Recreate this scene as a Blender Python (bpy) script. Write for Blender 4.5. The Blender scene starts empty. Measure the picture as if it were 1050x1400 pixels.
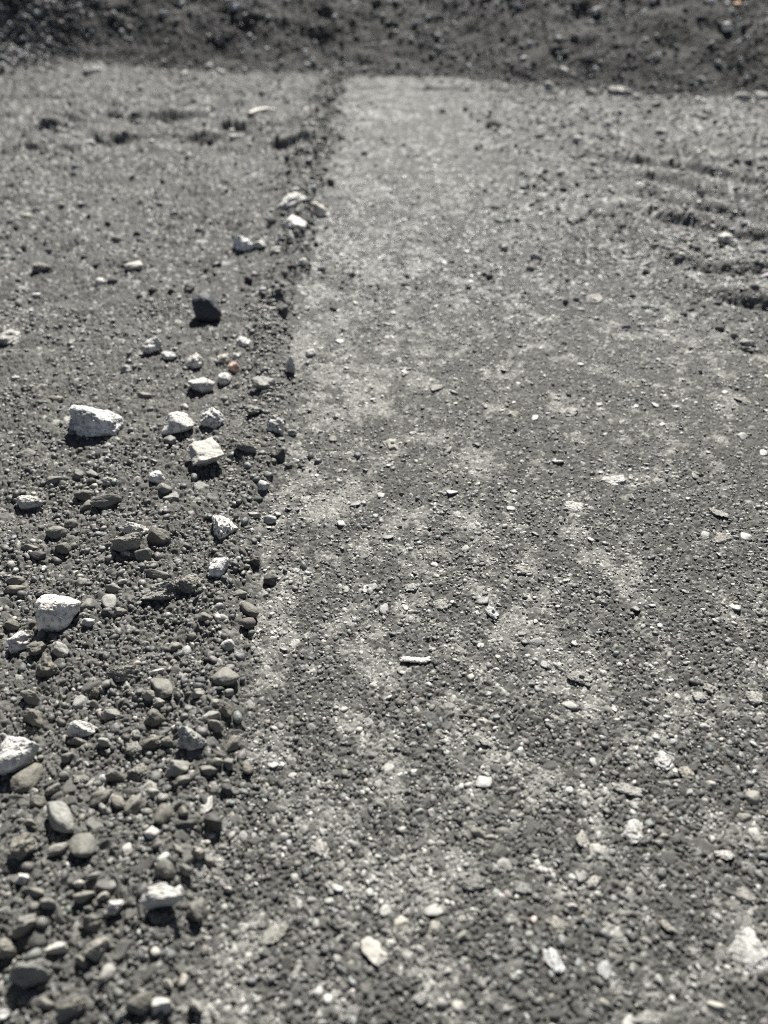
import bpy, math, random
import numpy as np
from mathutils import Vector

rng = np.random.default_rng(7)
random.seed(7)
F32 = np.float32
scene = bpy.context.scene
col = scene.collection

# ------------------------------------------------------------------ camera model (photo is 1050 x 1400)
H = 0.60
PITCH = math.radians(39.0)
FPX = 1051.0
SP, CP = math.sin(PITCH), math.cos(PITCH)


def ray(px, py):
    u = (px - 525.0) / FPX
    v = (py - 700.0) / FPX
    return np.array([u, CP - v * SP, -SP - v * CP])       # depth along the axis = 1


def flat(px, py, z=0.0):
    d = ray(px, py)
    t = (H - z) / -d[2]
    return d[0] * t, d[1] * t, t


# ------------------------------------------------------------------ noise
def hsh(ix, iy, seed):
    ix = ix.astype(np.int64).astype(np.uint32)
    iy = iy.astype(np.int64).astype(np.uint32)
    with np.errstate(over='ignore'):
        h = ix * np.uint32(374761393) + iy * np.uint32(668265263) + np.uint32((seed * 2246822519) & 0xffffffff)
        h = (h ^ (h >> np.uint32(13))) * np.uint32(1274126177)
        h = (h ^ (h >> np.uint32(16))) * np.uint32(2654435761)
        h = h ^ (h >> np.uint32(15))
    return (h >> np.uint32(8)).astype(F32) * F32(1.0 / 16777216.0)


def vnoise(x, y, seed):
    fx, fy = np.floor(x), np.floor(y)
    tx, ty = (x - fx).astype(F32), (y - fy).astype(F32)
    tx = tx * tx * (3 - 2 * tx)
    ty = ty * ty * (3 - 2 * ty)
    a, b = hsh(fx, fy, seed), hsh(fx + 1, fy, seed)
    c, d = hsh(fx, fy + 1, seed), hsh(fx + 1, fy + 1, seed)
    return (a + (b - a) * tx) * (1 - ty) + (c + (d - c) * tx) * ty - F32(0.5)


def fbm(x, y, size, seed, octs=3, gain=0.55):
    r = np.zeros(np.shape(x), F32)
    a, s = 1.0, 1.0 / size
    for k in range(octs):
        r += F32(a) * vnoise(x * s + 17.3 * k, y * s - 9.1 * k, seed + k * 31)
        a *= gain
        s *= 2.07
    return r


def smooth(t):
    t = np.clip(t, 0, 1)
    return t * t * (3 - 2 * t)


def line_px(pts):
    p = np.array([flat(a, b)[:2] for a, b in pts])
    return p


# ------------------------------------------------------------------ terrain
EDGE = line_px([(474, 100), (470, 130), (456, 200), (440, 270), (428, 340), (408, 450), (396, 560), (380, 650), (366, 720),
                (346, 860), (330, 960), (306, 1120), (288, 1200), (262, 1320), (235, 1460), (200, 1700)])
EDGE = EDGE[np.argsort(EDGE[:, 1])]
FOOT = line_px([(-300, 90), (0, 92), (130, 96), (250, 101), (330, 107), (440, 109), (560, 107), (640, 109), (700, 115), (760, 121),
                (900, 130), (1050, 136), (1400, 145)])
RIDGES = [  # pixel polyline of the crest's near side, height in metres, width beyond it
    ([(795, 294), (815, 297), (832, 295)], .010, .06),
    ([(838, 287), (850, 288), (860, 288)], .008, .05),
    ([(780, 199), (800, 203), (812, 202)], .012, .08),
    ([(650, 167), (678, 171), (705, 168)], .016, .12),
    ([(1000, 222), (1050, 226), (1100, 228)], .014, .10),
    ([(95, 183), (120, 182), (130, 180)], .022, .12),
    ([(130, 199), (170, 201), (215, 196), (250, 199), (300, 198), (370, 204), (430, 206)], .025, .22), ([(30, 186), (80, 188), (130, 186)], .024, .2), ([(60, 172), (150, 174), (260, 171), (330, 176)], .018, .2), ([(-60, 212), (40, 214), (120, 211)], .014, .15), ([(300, 186), (350, 188), (420, 184)], .016, .15), ([(180, 214), (240, 216), (290, 213)], .010, .12), ([(-80, 168), (-20, 170), (30, 167)], .016, .15), ([(200, 158), (280, 160), (330, 157)], .014, .15),
    ([(60, 192), (90, 193), (110, 191)], .010, .10),
    ([(150, 156), (175, 158), (200, 157)], .012, .12),
    ([(310, 214), (335, 216), (350, 215)], .010, .08),
    ([(-40, 156), (10, 155), (35, 154)], .010, .12),
    ([(1005, 466), (1022, 475), (1040, 474)], .006, .03),
    ([(960, 533), (985, 535), (1015, 532)], .004, .02),
    ([(850, 300), (880, 306), (905, 304)], .012, .07), ([(860, 214), (890, 218), (915, 216)], .014, .09),
    ([(800, 240), (830, 244), (860, 241)], .008, .08), 
     
     
    ([(700, 205), (730, 208), (760, 207)], .008, .07), ([(870, 178), (910, 182), (950, 181)], .010, .09), 
    ([(640, 205), (662, 209), (690, 207)], .010, .08), ([(660, 222), (690, 226), (720, 225)], .007, .08),
    ([(200, 170), (235, 173), (270, 171)], .012, .1), ([(40, 172), (75, 175), (100, 173)], .010, .1), ([(270, 180), (300, 183), (340, 181)], .012, .1),
    ([(480, 121), (560, 124), (660, 124), (700, 128)], .012, .2),
]
RIDGES = [(line_px(p), h, w) for p, h, w in RIDGES]


RUT = line_px([(760, 180), (815, 220), (835, 260), (850, 310), (872, 350), (905, 390), (985, 430), (1080, 480)])
RUT = RUT[np.argsort(RUT[:, 1])]


def edge_d(X, Y):
    """metres to the left of the track edge (positive = loose gravel side), with a wandering edge"""
    xe = np.interp(Y, EDGE[:, 1], EDGE[:, 0])
    return (xe - X) + 0.034 * fbm(X, Y, .11, 11, 4, .6) * np.clip(0.6 + Y * .3, .6, 1.4)


def bank_d(X, Y):
    return Y - np.interp(X, FOOT[:, 0], FOOT[:, 1]) + .07 * fbm(X, Y, .22, 15, 3)


BANK = math.tan(math.radians(27))


def macro(X, Y):
    d = edge_d(X, Y)
    z = 0.006 * fbm(X, Y, .55, 21, 2) + 0.003 * fbm(X, Y, .11, 22, 3)
    far = smooth((Y - .9) / 1.2)
    z += (0.006 + .008 * far) * smooth(d / .05)
    z += (0.010 + 0.012 * far) * np.exp(-((d - .026 - .03 * far) / (.022 + .03 * far)) ** 2)
    z += 0.012 * smooth(d / .05) * fbm(X, Y, .075, 23, 3)
    for p, h, w in RIDGES:
        x0, x1 = p[0, 0], p[-1, 0]
        m = (X > x0 - .1) & (X < x1 + .1) & (np.abs(Y - p[:, 1].mean()) < .9)
        if not m.any():
            continue
        xs, ys = X[m], Y[m]
        t = ys - np.interp(xs, p[:, 0], p[:, 1]) + .05 * fbm(xs, ys * .3, .08, 27, 3)
        near = smooth(t / (h * 1.3) + 0.5)
        prof = near * np.where(t > 0, np.exp(-np.abs(t) / w), 1.0)
        tap = smooth((xs - x0) / .06 + .5) * smooth((x1 - xs) / .06 + .5)
        dip = -0.25 * np.exp(-((t + h) / (h * 1.2)) ** 2)
        z[m] += .78 * h * tap * (prof + dip) * np.clip(.75 + 1.3 * fbm(xs, ys, .09, 28, 3), .1, 1.4)
    # tyre-cut ridges at the right: parallel, crumbly, steep side towards the viewer
    m = (X > .35) & (Y > .95) & (Y < 2.9)
    if m.any():
        xs, ys = X[m], Y[m]
        c = np.interp(ys, RUT[:, 1], RUT[:, 0])
        mask = smooth((xs - c) / .16 + .3) * smooth((ys - .98) / .2) * smooth((2.75 - ys) / .5)
        ph = (xs * .60 + ys * .80 + .11 * fbm(xs, ys, .30, 81, 2) + .022 * fbm(xs, ys, .045, 84, 3)) / .150
        fr = ph - np.floor(ph)
        k = hsh(np.floor(ph), np.floor(ph * 0), 83)
        saw = smooth(fr / .32) * (1 - fr) ** 1.1
        amp = np.clip(.92 + .6 * fbm(xs, ys, .13, 82, 3), .2, 1.25) * (.65 + .45 * k)
        z[m] += .032 * mask * amp * saw
    b = bank_d(X, Y)
    ramp = np.where(b > 0, b - .06 * (1 - np.exp(-np.maximum(b, 0) / .06)), 0)
    hz = BANK * ramp
    top = 1.35
    hz = np.where(hz > top, top + .0 * hz, hz)
    bm = smooth(b / .25)
    z += hz + bm * (.014 * fbm(X, Y, .5, 31, 2) + .005 * fbm(X, Y, .035, 32, 3))
    hx, hy, _ = flat(10, 96)
    z += .16 * np.exp(-(((X - hx) / .30) ** 2 + ((Y - hy - .42) / .34) ** 2))
    return z


def heap_mask(X, Y):
    hx, hy, _ = flat(10, 96)
    return smooth(1.5 - np.sqrt(((X - hx) / .26) ** 2 + ((Y - hy - .35) / .5) ** 2))


# patches of pale crushed fines on the track: pixel centre, half width, half height, strength
DUST = [(495, 542, 45, 22, 1.2), (450, 520, 60, 30, .55), (440, 470, 55, 26, .7), (470, 330, 50, 24, .55), (470, 400, 60, 26, .5), (660, 628, 70, 26, 1.0),
        (610, 600, 40, 20, .6), (640, 722, 28, 30, 1.0), (720, 640, 40, 14, .7), (776, 560, 24, 22, 1.0), (700, 520, 50, 20, .5),
        (460, 690, 45, 20, .8), (420, 700, 60, 26, .6), (450, 860, 26, 18, 1.0), (480, 905, 35, 22, .7), (430, 800, 45, 30, .5),
        (740, 930, 40, 24, .85), (790, 760, 50, 34, .8), (660, 830, 40, 20, .6), (380, 880, 40, 40, .6), (350, 960, 30, 50, .6),
        (400, 1030, 60, 40, .55), (430, 1110, 40, 50, .65), (350, 1110, 30, 40, .5), (850, 1085, 40, 22, .8), (900, 1110, 40, 26, .35),
        (970, 950, 30, 22, .6), (800, 720, 40, 22, .6), (985, 720, 34, 24, .6), (1000, 850, 40, 24, .5), (500, 1000, 40, 24, .5),
        (560, 600, 40, 30, .4), (540, 460, 30, 40, .4), (590, 330, 40, 24, .35), (620, 420, 50, 24, .35), (840, 655, 34, 14, .9), (540, 607, 16, 14, .9),
        (520, 770, 30, 20, .5), (700, 870, 30, 18, .6), (640, 960, 26, 16, .5), (830, 970, 30, 20, .6), (1025, 1300, 36, 40, .9),
        (757, 1312, 22, 30, .7), (827, 1325, 18, 24, .7), (370, 1270, 40, 16, .6), (652, 1205, 32, 16, .7), (910, 1265, 24, 26, .5), (590, 730, 24, 40, .45)]
DUST = [(*flat(a, b), w, h, s) for a, b, w, h, s in DUST]


def dust(X, Y):
    f = .10 + 1.25 * fbm(X, Y / 1.2, .034, 41, 4, .68) + .30 * fbm(X, Y, .4, 45, 2)
    f += .25 * fbm(X / .6, Y / 2.6, .06, 44, 2) - .10 * np.cos(Y * 38 + 3 * fbm(X, Y, .5, 46, 2)) * smooth((Y - .9) / .5) * smooth(1 - np.abs(X + .12) / .25)
    for x, y, t, w, h, s in DUST:
        dep = math.atan2(H, y)
        sx, sy = w * t / FPX, h * t / FPX / math.sin(dep)
        m = (np.abs(X - x) < 2.6 * sx) & (np.abs(Y - y) < 2.6 * sy)
        f[m] += s * (.62 + 1.0 * fbm(X[m], Y[m], .018, 48, 3, .6)) * np.exp(-((X[m] - x) / sx) ** 2 - ((Y[m] - y) / sy) ** 2)
    edge = -edge_d(X, Y)
    f += .16 * np.exp(-((edge - .12) / .12) ** 2)             # smoother strip next to the loose gravel
    f -= .12 * smooth((edge - .28) / .25) * smooth((1.1 - Y) / .4)
    return f


def caps(X, Y, cell, rlo, rhi, seed, prob=1.0, power=1.0):
    """height 0..1 and a random id of a layer of jittered rounded grains"""
    wx = X + cell * F32(.42) * fbm(X, Y, cell * .8, seed + 50, 2, .6)
    wy = Y + cell * F32(.42) * fbm(X, Y, cell * .8, seed + 60, 2, .6)
    X, Y = wx, wy
    gx, gy = np.floor(X / cell), np.floor(Y / cell)
    best = np.zeros(X.shape, F32)
    bid = np.zeros(X.shape, F32)
    for i in (-1, 0, 1):
        for j in (-1, 0, 1):
            cx, cy = gx + i, gy + j
            k = hsh(cx, cy, seed + 4)
            px = ((cx + .08 + .84 * hsh(cx, cy, seed)) * cell - X).astype(F32)
            py = ((cy + .08 + .84 * hsh(cx, cy, seed + 1)) * cell - Y).astype(F32)
            r = (rlo + (rhi - rlo) * hsh(cx, cy, seed + 2)) * cell
            an = hsh(cx, cy, seed + 3) * F32(6.2832)
            asp = .55 + .45 * hsh(cx, cy, seed + 5)
            c, s = np.cos(an), np.sin(an)
            a = (px * c + py * s) / r
            b = (py * c - px * s) / (r * asp)
            d2 = a * a + b * b + F32(.35) * np.abs(a * b)
            h = np.sqrt(np.maximum(0, 1 - d2)) * (.55 + .45 * hsh(cx, cy, seed + 6))
            t1, t2 = hsh(cx, cy, seed + 7) - F32(.5), hsh(cx, cy, seed + 8) - F32(.5)
            pl = F32(.42) + F32(.34) * k + t1 * a * F32(1.1) + t2 * b * F32(1.1)        # a broken face across the grain
            p2 = F32(.80) - t2 * a * F32(1.3) + t1 * b * F32(1.3)
            h = np.where(d2 < 1, np.maximum(np.minimum(np.minimum(h, pl), p2), .02), 0)
            h = np.where(k < prob, h, 0)
            m = h > best
            best = np.where(m, h, best)
            bid = np.where(m, hsh(cx, cy, seed + 9), bid)
    return best, bid


# ------------------------------------------------------------------ helpers
def mesh_np(name, V, Fc, mat, smooth_shade=True, attrs=None):
    me = bpy.data.meshes.new(name)
    n = Fc.shape[1]
    me.vertices.add(len(V))
    me.vertices.foreach_set('co', np.ascontiguousarray(V, F32).ravel())
    me.loops.add(Fc.size)
    me.loops.foreach_set('vertex_index', np.ascontiguousarray(Fc, np.int32).ravel())
    me.polygons.add(len(Fc))
    me.polygons.foreach_set('loop_start', np.arange(0, Fc.size, n, dtype=np.int32))
    if attrs:
        for k, a in attrs.items():
            if a.ndim == 2:
                at = me.attributes.new(k, 'FLOAT_COLOR', 'POINT')
                at.data.foreach_set('color', np.ascontiguousarray(np.c_[a, np.ones(len(a))], F32).ravel())
            else:
                at = me.attributes.new(k, 'FLOAT', 'POINT')
                at.data.foreach_set('value', np.ascontiguousarray(a, F32))
    me.update(calc_edges=True)
    me.polygons.foreach_set('use_smooth', np.full(len(Fc), smooth_shade))
    me.materials.append(mat)
    o = bpy.data.objects.new(name, me)
    col.objects.link(o)
    return o


def nt(name):
    m = bpy.data.materials.new(name)
    m.use_nodes = True
    t = m.node_tree
    t.nodes.clear()
    out = t.nodes.new('ShaderNodeOutputMaterial')
    b = t.nodes.new('ShaderNodeBsdfPrincipled')
    t.links.new(b.outputs[0], out.inputs[0])
    return m, t, b


def noise_node(t, scale, detail=4, rough=.6, coord='Object'):
    c = t.nodes.new('ShaderNodeTexCoord')
    n = t.nodes.new('ShaderNodeTexNoise')
    n.inputs['Scale'].default_value = scale
    n.inputs['Detail'].default_value = detail
    n.inputs['Roughness'].default_value = rough
    t.links.new(c.outputs[coord], n.inputs['Vector'])
    return n


def remap(t, sock, a, b, c, d):
    n = t.nodes.new('ShaderNodeMapRange')
    for i, v in zip((1, 2, 3, 4), (a, b, c, d)):
        n.inputs[i].default_value = v
    t.links.new(sock, n.inputs[0])
    return n.outputs[0]


def mul(t, colsock, valsock):
    n = t.nodes.new('ShaderNodeVectorMath')
    n.operation = 'SCALE'
    t.links.new(colsock, n.inputs[0])
    t.links.new(valsock, n.inputs['Scale'])
    return n.outputs[0]


def add_bump(t, b, sock, dist, strength=1.0):
    n = t.nodes.new('ShaderNodeBump')
    n.inputs['Distance'].default_value = dist
    n.inputs['Strength'].default_value = strength
    t.links.new(sock, n.inputs['Height'])
    t.links.new(n.outputs[0], b.inputs['Normal'])


def grain_material(name, scale, bump, rough=.75, spec=.35):
    m, t, b = nt(name)
    a = t.nodes.new('ShaderNodeAttribute')
    a.attribute_name = 'tint'
    n1 = noise_node(t, scale, 5, .65)
    n2 = noise_node(t, scale * .22, 3, .6)
    s = mul(t, a.outputs['Color'], remap(t, n1.outputs[0], .3, .7, .72, 1.28))
    s = mul(t, s, remap(t, n2.outputs[0], .3, .7, .85, 1.15))
    t.links.new(s, b.inputs['Base Color'])
    t.links.new(remap(t, n2.outputs[0], .35, .65, rough - .22, rough + .15), b.inputs['Roughness'])
    b.inputs['Specular IOR Level'].default_value = spec
    add_bump(t, b, n1.outputs[0], bump)
    return m


WARM = np.array([1.015, 1.0, .925])
M_GROUND = grain_material('crushed_gravel_ground', 1100, .0009, .78, .05)
M_FAR = grain_material('coarse_bank_gravel', 500, .0010, .82, .08)
M_GRAVEL = grain_material('dusty_gravel', 900, .0006, .56, .5)


def stone_material(name, scale, bump, speck=0.0, rough=.7, patch=0.25):
    m, t, b = nt(name)
    oi = t.nodes.new('ShaderNodeObjectInfo')
    n1 = noise_node(t, scale, 4, .58)
    n2 = noise_node(t, scale * .18, 4, .6)
    s = mul(t, oi.outputs['Color'], remap(t, n1.outputs[0], .3, .7, .82, 1.14))
    s = mul(t, s, remap(t, n2.outputs[0], .35, .65, 1 - patch, 1 + patch * .5))
    h = n1.outputs[0]
    if speck:
        n3 = noise_node(t, scale * 1.7, 2, .5)
        s = mul(t, s, remap(t, n3.outputs[0], .36, .44, 1 - speck, 1.0))
        mm = t.nodes.new('ShaderNodeMath')
        mm.operation = 'ADD'
        t.links.new(n1.outputs[0], mm.inputs[0])
        t.links.new(remap(t, n3.outputs[0], .36, .46, -.6, 0), mm.inputs[1])
        h = mm.outputs[0]
    t.links.new(s, b.inputs['Base Color'])
    b.inputs['Roughness'].default_value = rough
    b.inputs['Specular IOR Level'].default_value = .35
    add_bump(t, b, h, bump)
    return m


M_WHITE = stone_material('chalky_white_rock', 110, .0024, .25, .8, .42)
M_SPECK = stone_material('speckled_white_rock', 200, .0020, .75, .8, .1)
M_SMOOTH = stone_material('dusty_grey_pebble', 420, .0006, 0, .66, .22)
M_CLOD = stone_material('cemented_gravel_clod', 330, .0022, .3, .85, .3)
M_CHIP = stone_material('crushed_pale_stone', 240, .0014, .30, .8, .35)


# ------------------------------------------------------------------ stone shapes
def ico(sub):
    import bmesh
    bm = bmesh.new()
    bmesh.ops.create_icosphere(bm, subdivisions=sub, radius=1)
    V = np.array([v.co[:] for v in bm.verts])
    V /= np.linalg.norm(V, axis=1)[:, None]
    Fc = np.array([[v.index for v in f.verts] for f in bm.faces])
    bm.free()
    return V, Fc


ICO = {s: ico(s) for s in (1, 2, 3, 5, 6)}


def h3(p, seed):
    a = hsh(p[..., 0] + 57 * p[..., 2], p[..., 1] - 131 * p[..., 2], seed)
    return a


def noise3(P, seed):
    f = np.floor(P)
    t = P - f
    t = t * t * (3 - 2 * t)
    r = 0
    for i in (0, 1):
        for j in (0, 1):
            for k in (0, 1):
                w = (t[:, 0] if i else 1 - t[:, 0]) * (t[:, 1] if j else 1 - t[:, 1]) * (t[:, 2] if k else 1 - t[:, 2])
                r = r + w * h3(f + np.array([i, j, k]), seed)
    return r - .5


def fbm3(P, scale, seed, octs=4, gain=.5):
    r, a, s = 0, 1.0, scale
    for k in range(octs):
        r = r + a * noise3(P * s + 7.7 * k, seed + k)
        a *= gain
        s *= 2.1
    return r


def shape_dirs(V, planes, p, seed, rough=0.0, rscale=2.0, lo=.8, hi=1.1, cut=None, box=True):
    g = np.random.default_rng(seed)
    N = g.normal(size=(planes, 3))
    N /= np.linalg.norm(N, axis=1)[:, None]
    R6 = np.r_[np.eye(3), -np.eye(3)] @ np.linalg.qr(g.normal(size=(3, 3)))[0]
    N = np.r_[N, R6]
    D = np.r_[g.uniform(lo, hi, planes), g.uniform(.92, 1.12, 6)]
    if cut is not None:
        for n, d in cut:
            n = np.array(n, float)
            N = np.r_[N, [n / np.linalg.norm(n)]]
            D = np.r_[D, d]
    q = np.maximum(V @ N.T, 0) / D
    r = (q ** p).sum(1) ** (-1.0 / p)
    P = V * r[:, None]
    if rough:
        P = P * (1 + rough * fbm3(P, rscale, seed + 5, 5, .55))[:, None]
    P -= (P.max(0) + P.min(0)) / 2
    P /= (P.max(0) - P.min(0)).max(0) / 2 * np.ones(3)
    ext = (P.max(0) - P.min(0)) / 2
    return P / ext


# ------------------------------------------------------------------ the ground sheet
def build_ground():
    ys = [-2.5, -1.5, -.9, -.5, -.3, -.2, -.12, -.06, 0.0]
    y = 0.02
    fy = FOOT[:, 1].min()
    while y < 5.2:
        ys.append(y)
        zc = max(y * CP + H * SP, .3)
        dep = math.atan2(H, max(y, .05))
        ang = dep if y < fy else dep + math.radians(30)
        st = 1.05 * (math.hypot(y, H)) / FPX / math.sin(ang)
        y += min(st, .02) if y < fy else st
    ys += [5.3, 5.5, 5.8, 6.3, 7, 8.5, 11, 15, 22, 35, 60]
    us = list(np.arange(-600, 600.5, 1.05))
    ext = list(np.arange(602, 1300, 2.0))
    us = [-a for a in ext[::-1]] + us + ext
    side = []
    s, u = 2.2, 1300.0
    while u < 40000:
        s *= 1.09
        u += s
        side.append(u)
    us = np.array([-a for a in side[::-1]] + us + side) / FPX
    ys = np.array(ys)
    w = np.maximum(ys * CP + H * SP, .38)
    w = np.minimum(w, 5.5)
    X = us[None, :] * w[:, None]
    Y = np.repeat(ys[:, None], len(us), 1)
    nr, nc = X.shape
    print('ground', nr, nc)
    x, y = X.ravel(), Y.ravel()
    z = macro(x, y)
    d = edge_d(x, y)
    b = bank_d(x, y)
    left = smooth(d / .03 + .3)
    bank = smooth(b / .05 + .4)
    track = (1 - left) * (1 - bank)
    far = smooth((y - .95) / .6)
    D = dust(x, y)
    nearR = smooth((.62 - y) / .35) * (1 - left)               # coarser, more exposed grains in front
    # grain layers (unit heights, ids)
    c0, i0 = caps(x, y, .0021, .45, .75, 101)
    c1, i1 = caps(x, y, .0046, .42, .72, 111)
    c2, i2 = caps(x, y, .0092, .36, .62, 121, .62)
    c3, i3 = caps(x, y, .021, .26, .46, 131, .45)
    c4, i4 = caps(x, y, .060, .20, .42, 141, .55)
    rough_ = np.clip(1.3 * smooth((x - .20) / .25) * smooth((y - 1.1) / .5) + .25 * smooth((y - 1.2) / .5) + .8 * left * smooth((y - 1.3) / .5) + .9 * left * smooth((y - 2.1) / .4), 0, 1.6) * np.clip(.7 + 1.5 * fbm(x, y, .2, 57, 2), .15, 1.2) * (1 - bank)   # churned far parts
    h1 = c1 * (.0032 + .0010 * left + .0022 * bank + .0006 * nearR)
    h2 = c2 * (.0048 + .0030 * left + .0040 * bank + .0012 * nearR + .003 * rough_) - .0006
    h3_ = c3 * (.0052 + .0055 * left + .0050 * bank + .0016 * nearR + .008 * rough_) - .0014
    h4 = (c4 * .007 - .003) * np.maximum(bank, .55 * rough_) - .002
    Dn = np.clip(D + .75 * fbm(x, y, .011, 55, 3), -.4, 1.25)
    fill = -.0014 + .0017 * Dn * (1 - left * .7) * (1 - bank * .8) + .0010 * fbm(x, y, .0045, 51, 3) + .0012 * fbm(x, y, .02, 52, 2)
    h0 = fill + c0 * (.0019 + .0003 * left)
    L = np.stack([h0, h1, h2, h3_, h4])
    k = L.argmax(0)
    mz = L.max(0)
    ids = np.choose(k, [i0, i1, i2, i3, i4])
    isf = (k == 0)
    # albedo: each grain its own grey, crushed fines paler
    g = .092 + .075 * ids ** 1.5 + np.where(ids > .94 - .10 * far * (k >= 2), .15 + .08 * far, 0)
    g = g * (1 + .18 * left * (1 - far)) + .004 * far
    pf = smooth((Dn - .22) / .45)
    df = .085 + .05 * i0 + .20 * pf * (.45 + .9 * i0)
    df = np.where(left > .5, .105 + .05 * far + .05 * i0, df)
    g = np.where(isf, df, g + .10 * pf * track * (.3 + ids))
    g = g * (1 - .72 * bank)  # shade of the sun-averted bank partly put into its colour
    g = np.clip(g * .68, .03, .4)
    tint = g[:, None] * (WARM[None, :] * (1 - .5 * far[:, None]) + .5 * far[:, None] * np.array([1, 1, .98]))  # far ground cooler: sky reflection put into the colour
    V = np.c_[x, y, z + mz]
    i = np.arange((nr - 1) * nc).reshape(nr - 1, nc)[:, :-1].ravel()
    Fc = np.c_[i, i + 1, i + nc + 1, i + nc]
    o = mesh_np('ground', V, Fc, M_GROUND, True, {'tint': tint})
    o['kind'] = 'structure'
    o['label'] = 'compacted grey gravel ground with a track and a bank behind'
    return o


build_ground()


def top(x, y):
    x, y = np.atleast_1d(np.array(x, float)), np.atleast_1d(np.array(y, float))
    return macro(x, y)


def on_ground(px, py, lift=0.0):
    z = 0.0
    d = ray(px, py)
    t = (H - lift) / -d[2]
    if py < 125:                                               # march towards the bank
        for t in np.arange(2.2, 6.5, .01):
            p = d * t
            if H + p[2] <= top(p[0], p[1])[0] + lift:
                break
        return d[0] * t, d[1] * t, t
    for _ in range(6):
        z = top(d[0] * t, d[1] * t)[0]
        t = (H - z - lift) / -d[2]
    return d[0] * t, d[1] * t, t


# ------------------------------------------------------------------ single stones
TONE = {'white': (.47, .46, .43), 'bright': (.58, .57, .54), 'pale': (.34, .33, .30), 'light': (.22, .213, .188), 'grey': (.150, .144, .125),
        'brown': (.122, .115, .096), 'dark': (.060, .058, .053), 'blue': (.035, .037, .043), 'pink': (.50, .36, .30), 'orange': (.42, .20, .07),
        'lilac': (.34, .34, .40)}
TONEWORD = {'white': 'white', 'bright': 'bright white', 'pale': 'pale', 'light': 'light grey', 'grey': 'grey', 'brown': 'brownish grey', 'dark': 'dark',
            'blue': 'blue black', 'pink': 'pinkish', 'orange': 'orange', 'lilac': 'bluish pale'}
SHAPEWORD = {'rough': 'rough', 'round': 'rounded', 'oval': 'oval', 'flat': 'flat', 'block': 'blocky', 'wedge': 'wedge-shaped', 'clod': 'lumpy', 'half': 'rough',
             'chip': 'crushed flat', 'spike': 'upright'}
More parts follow.
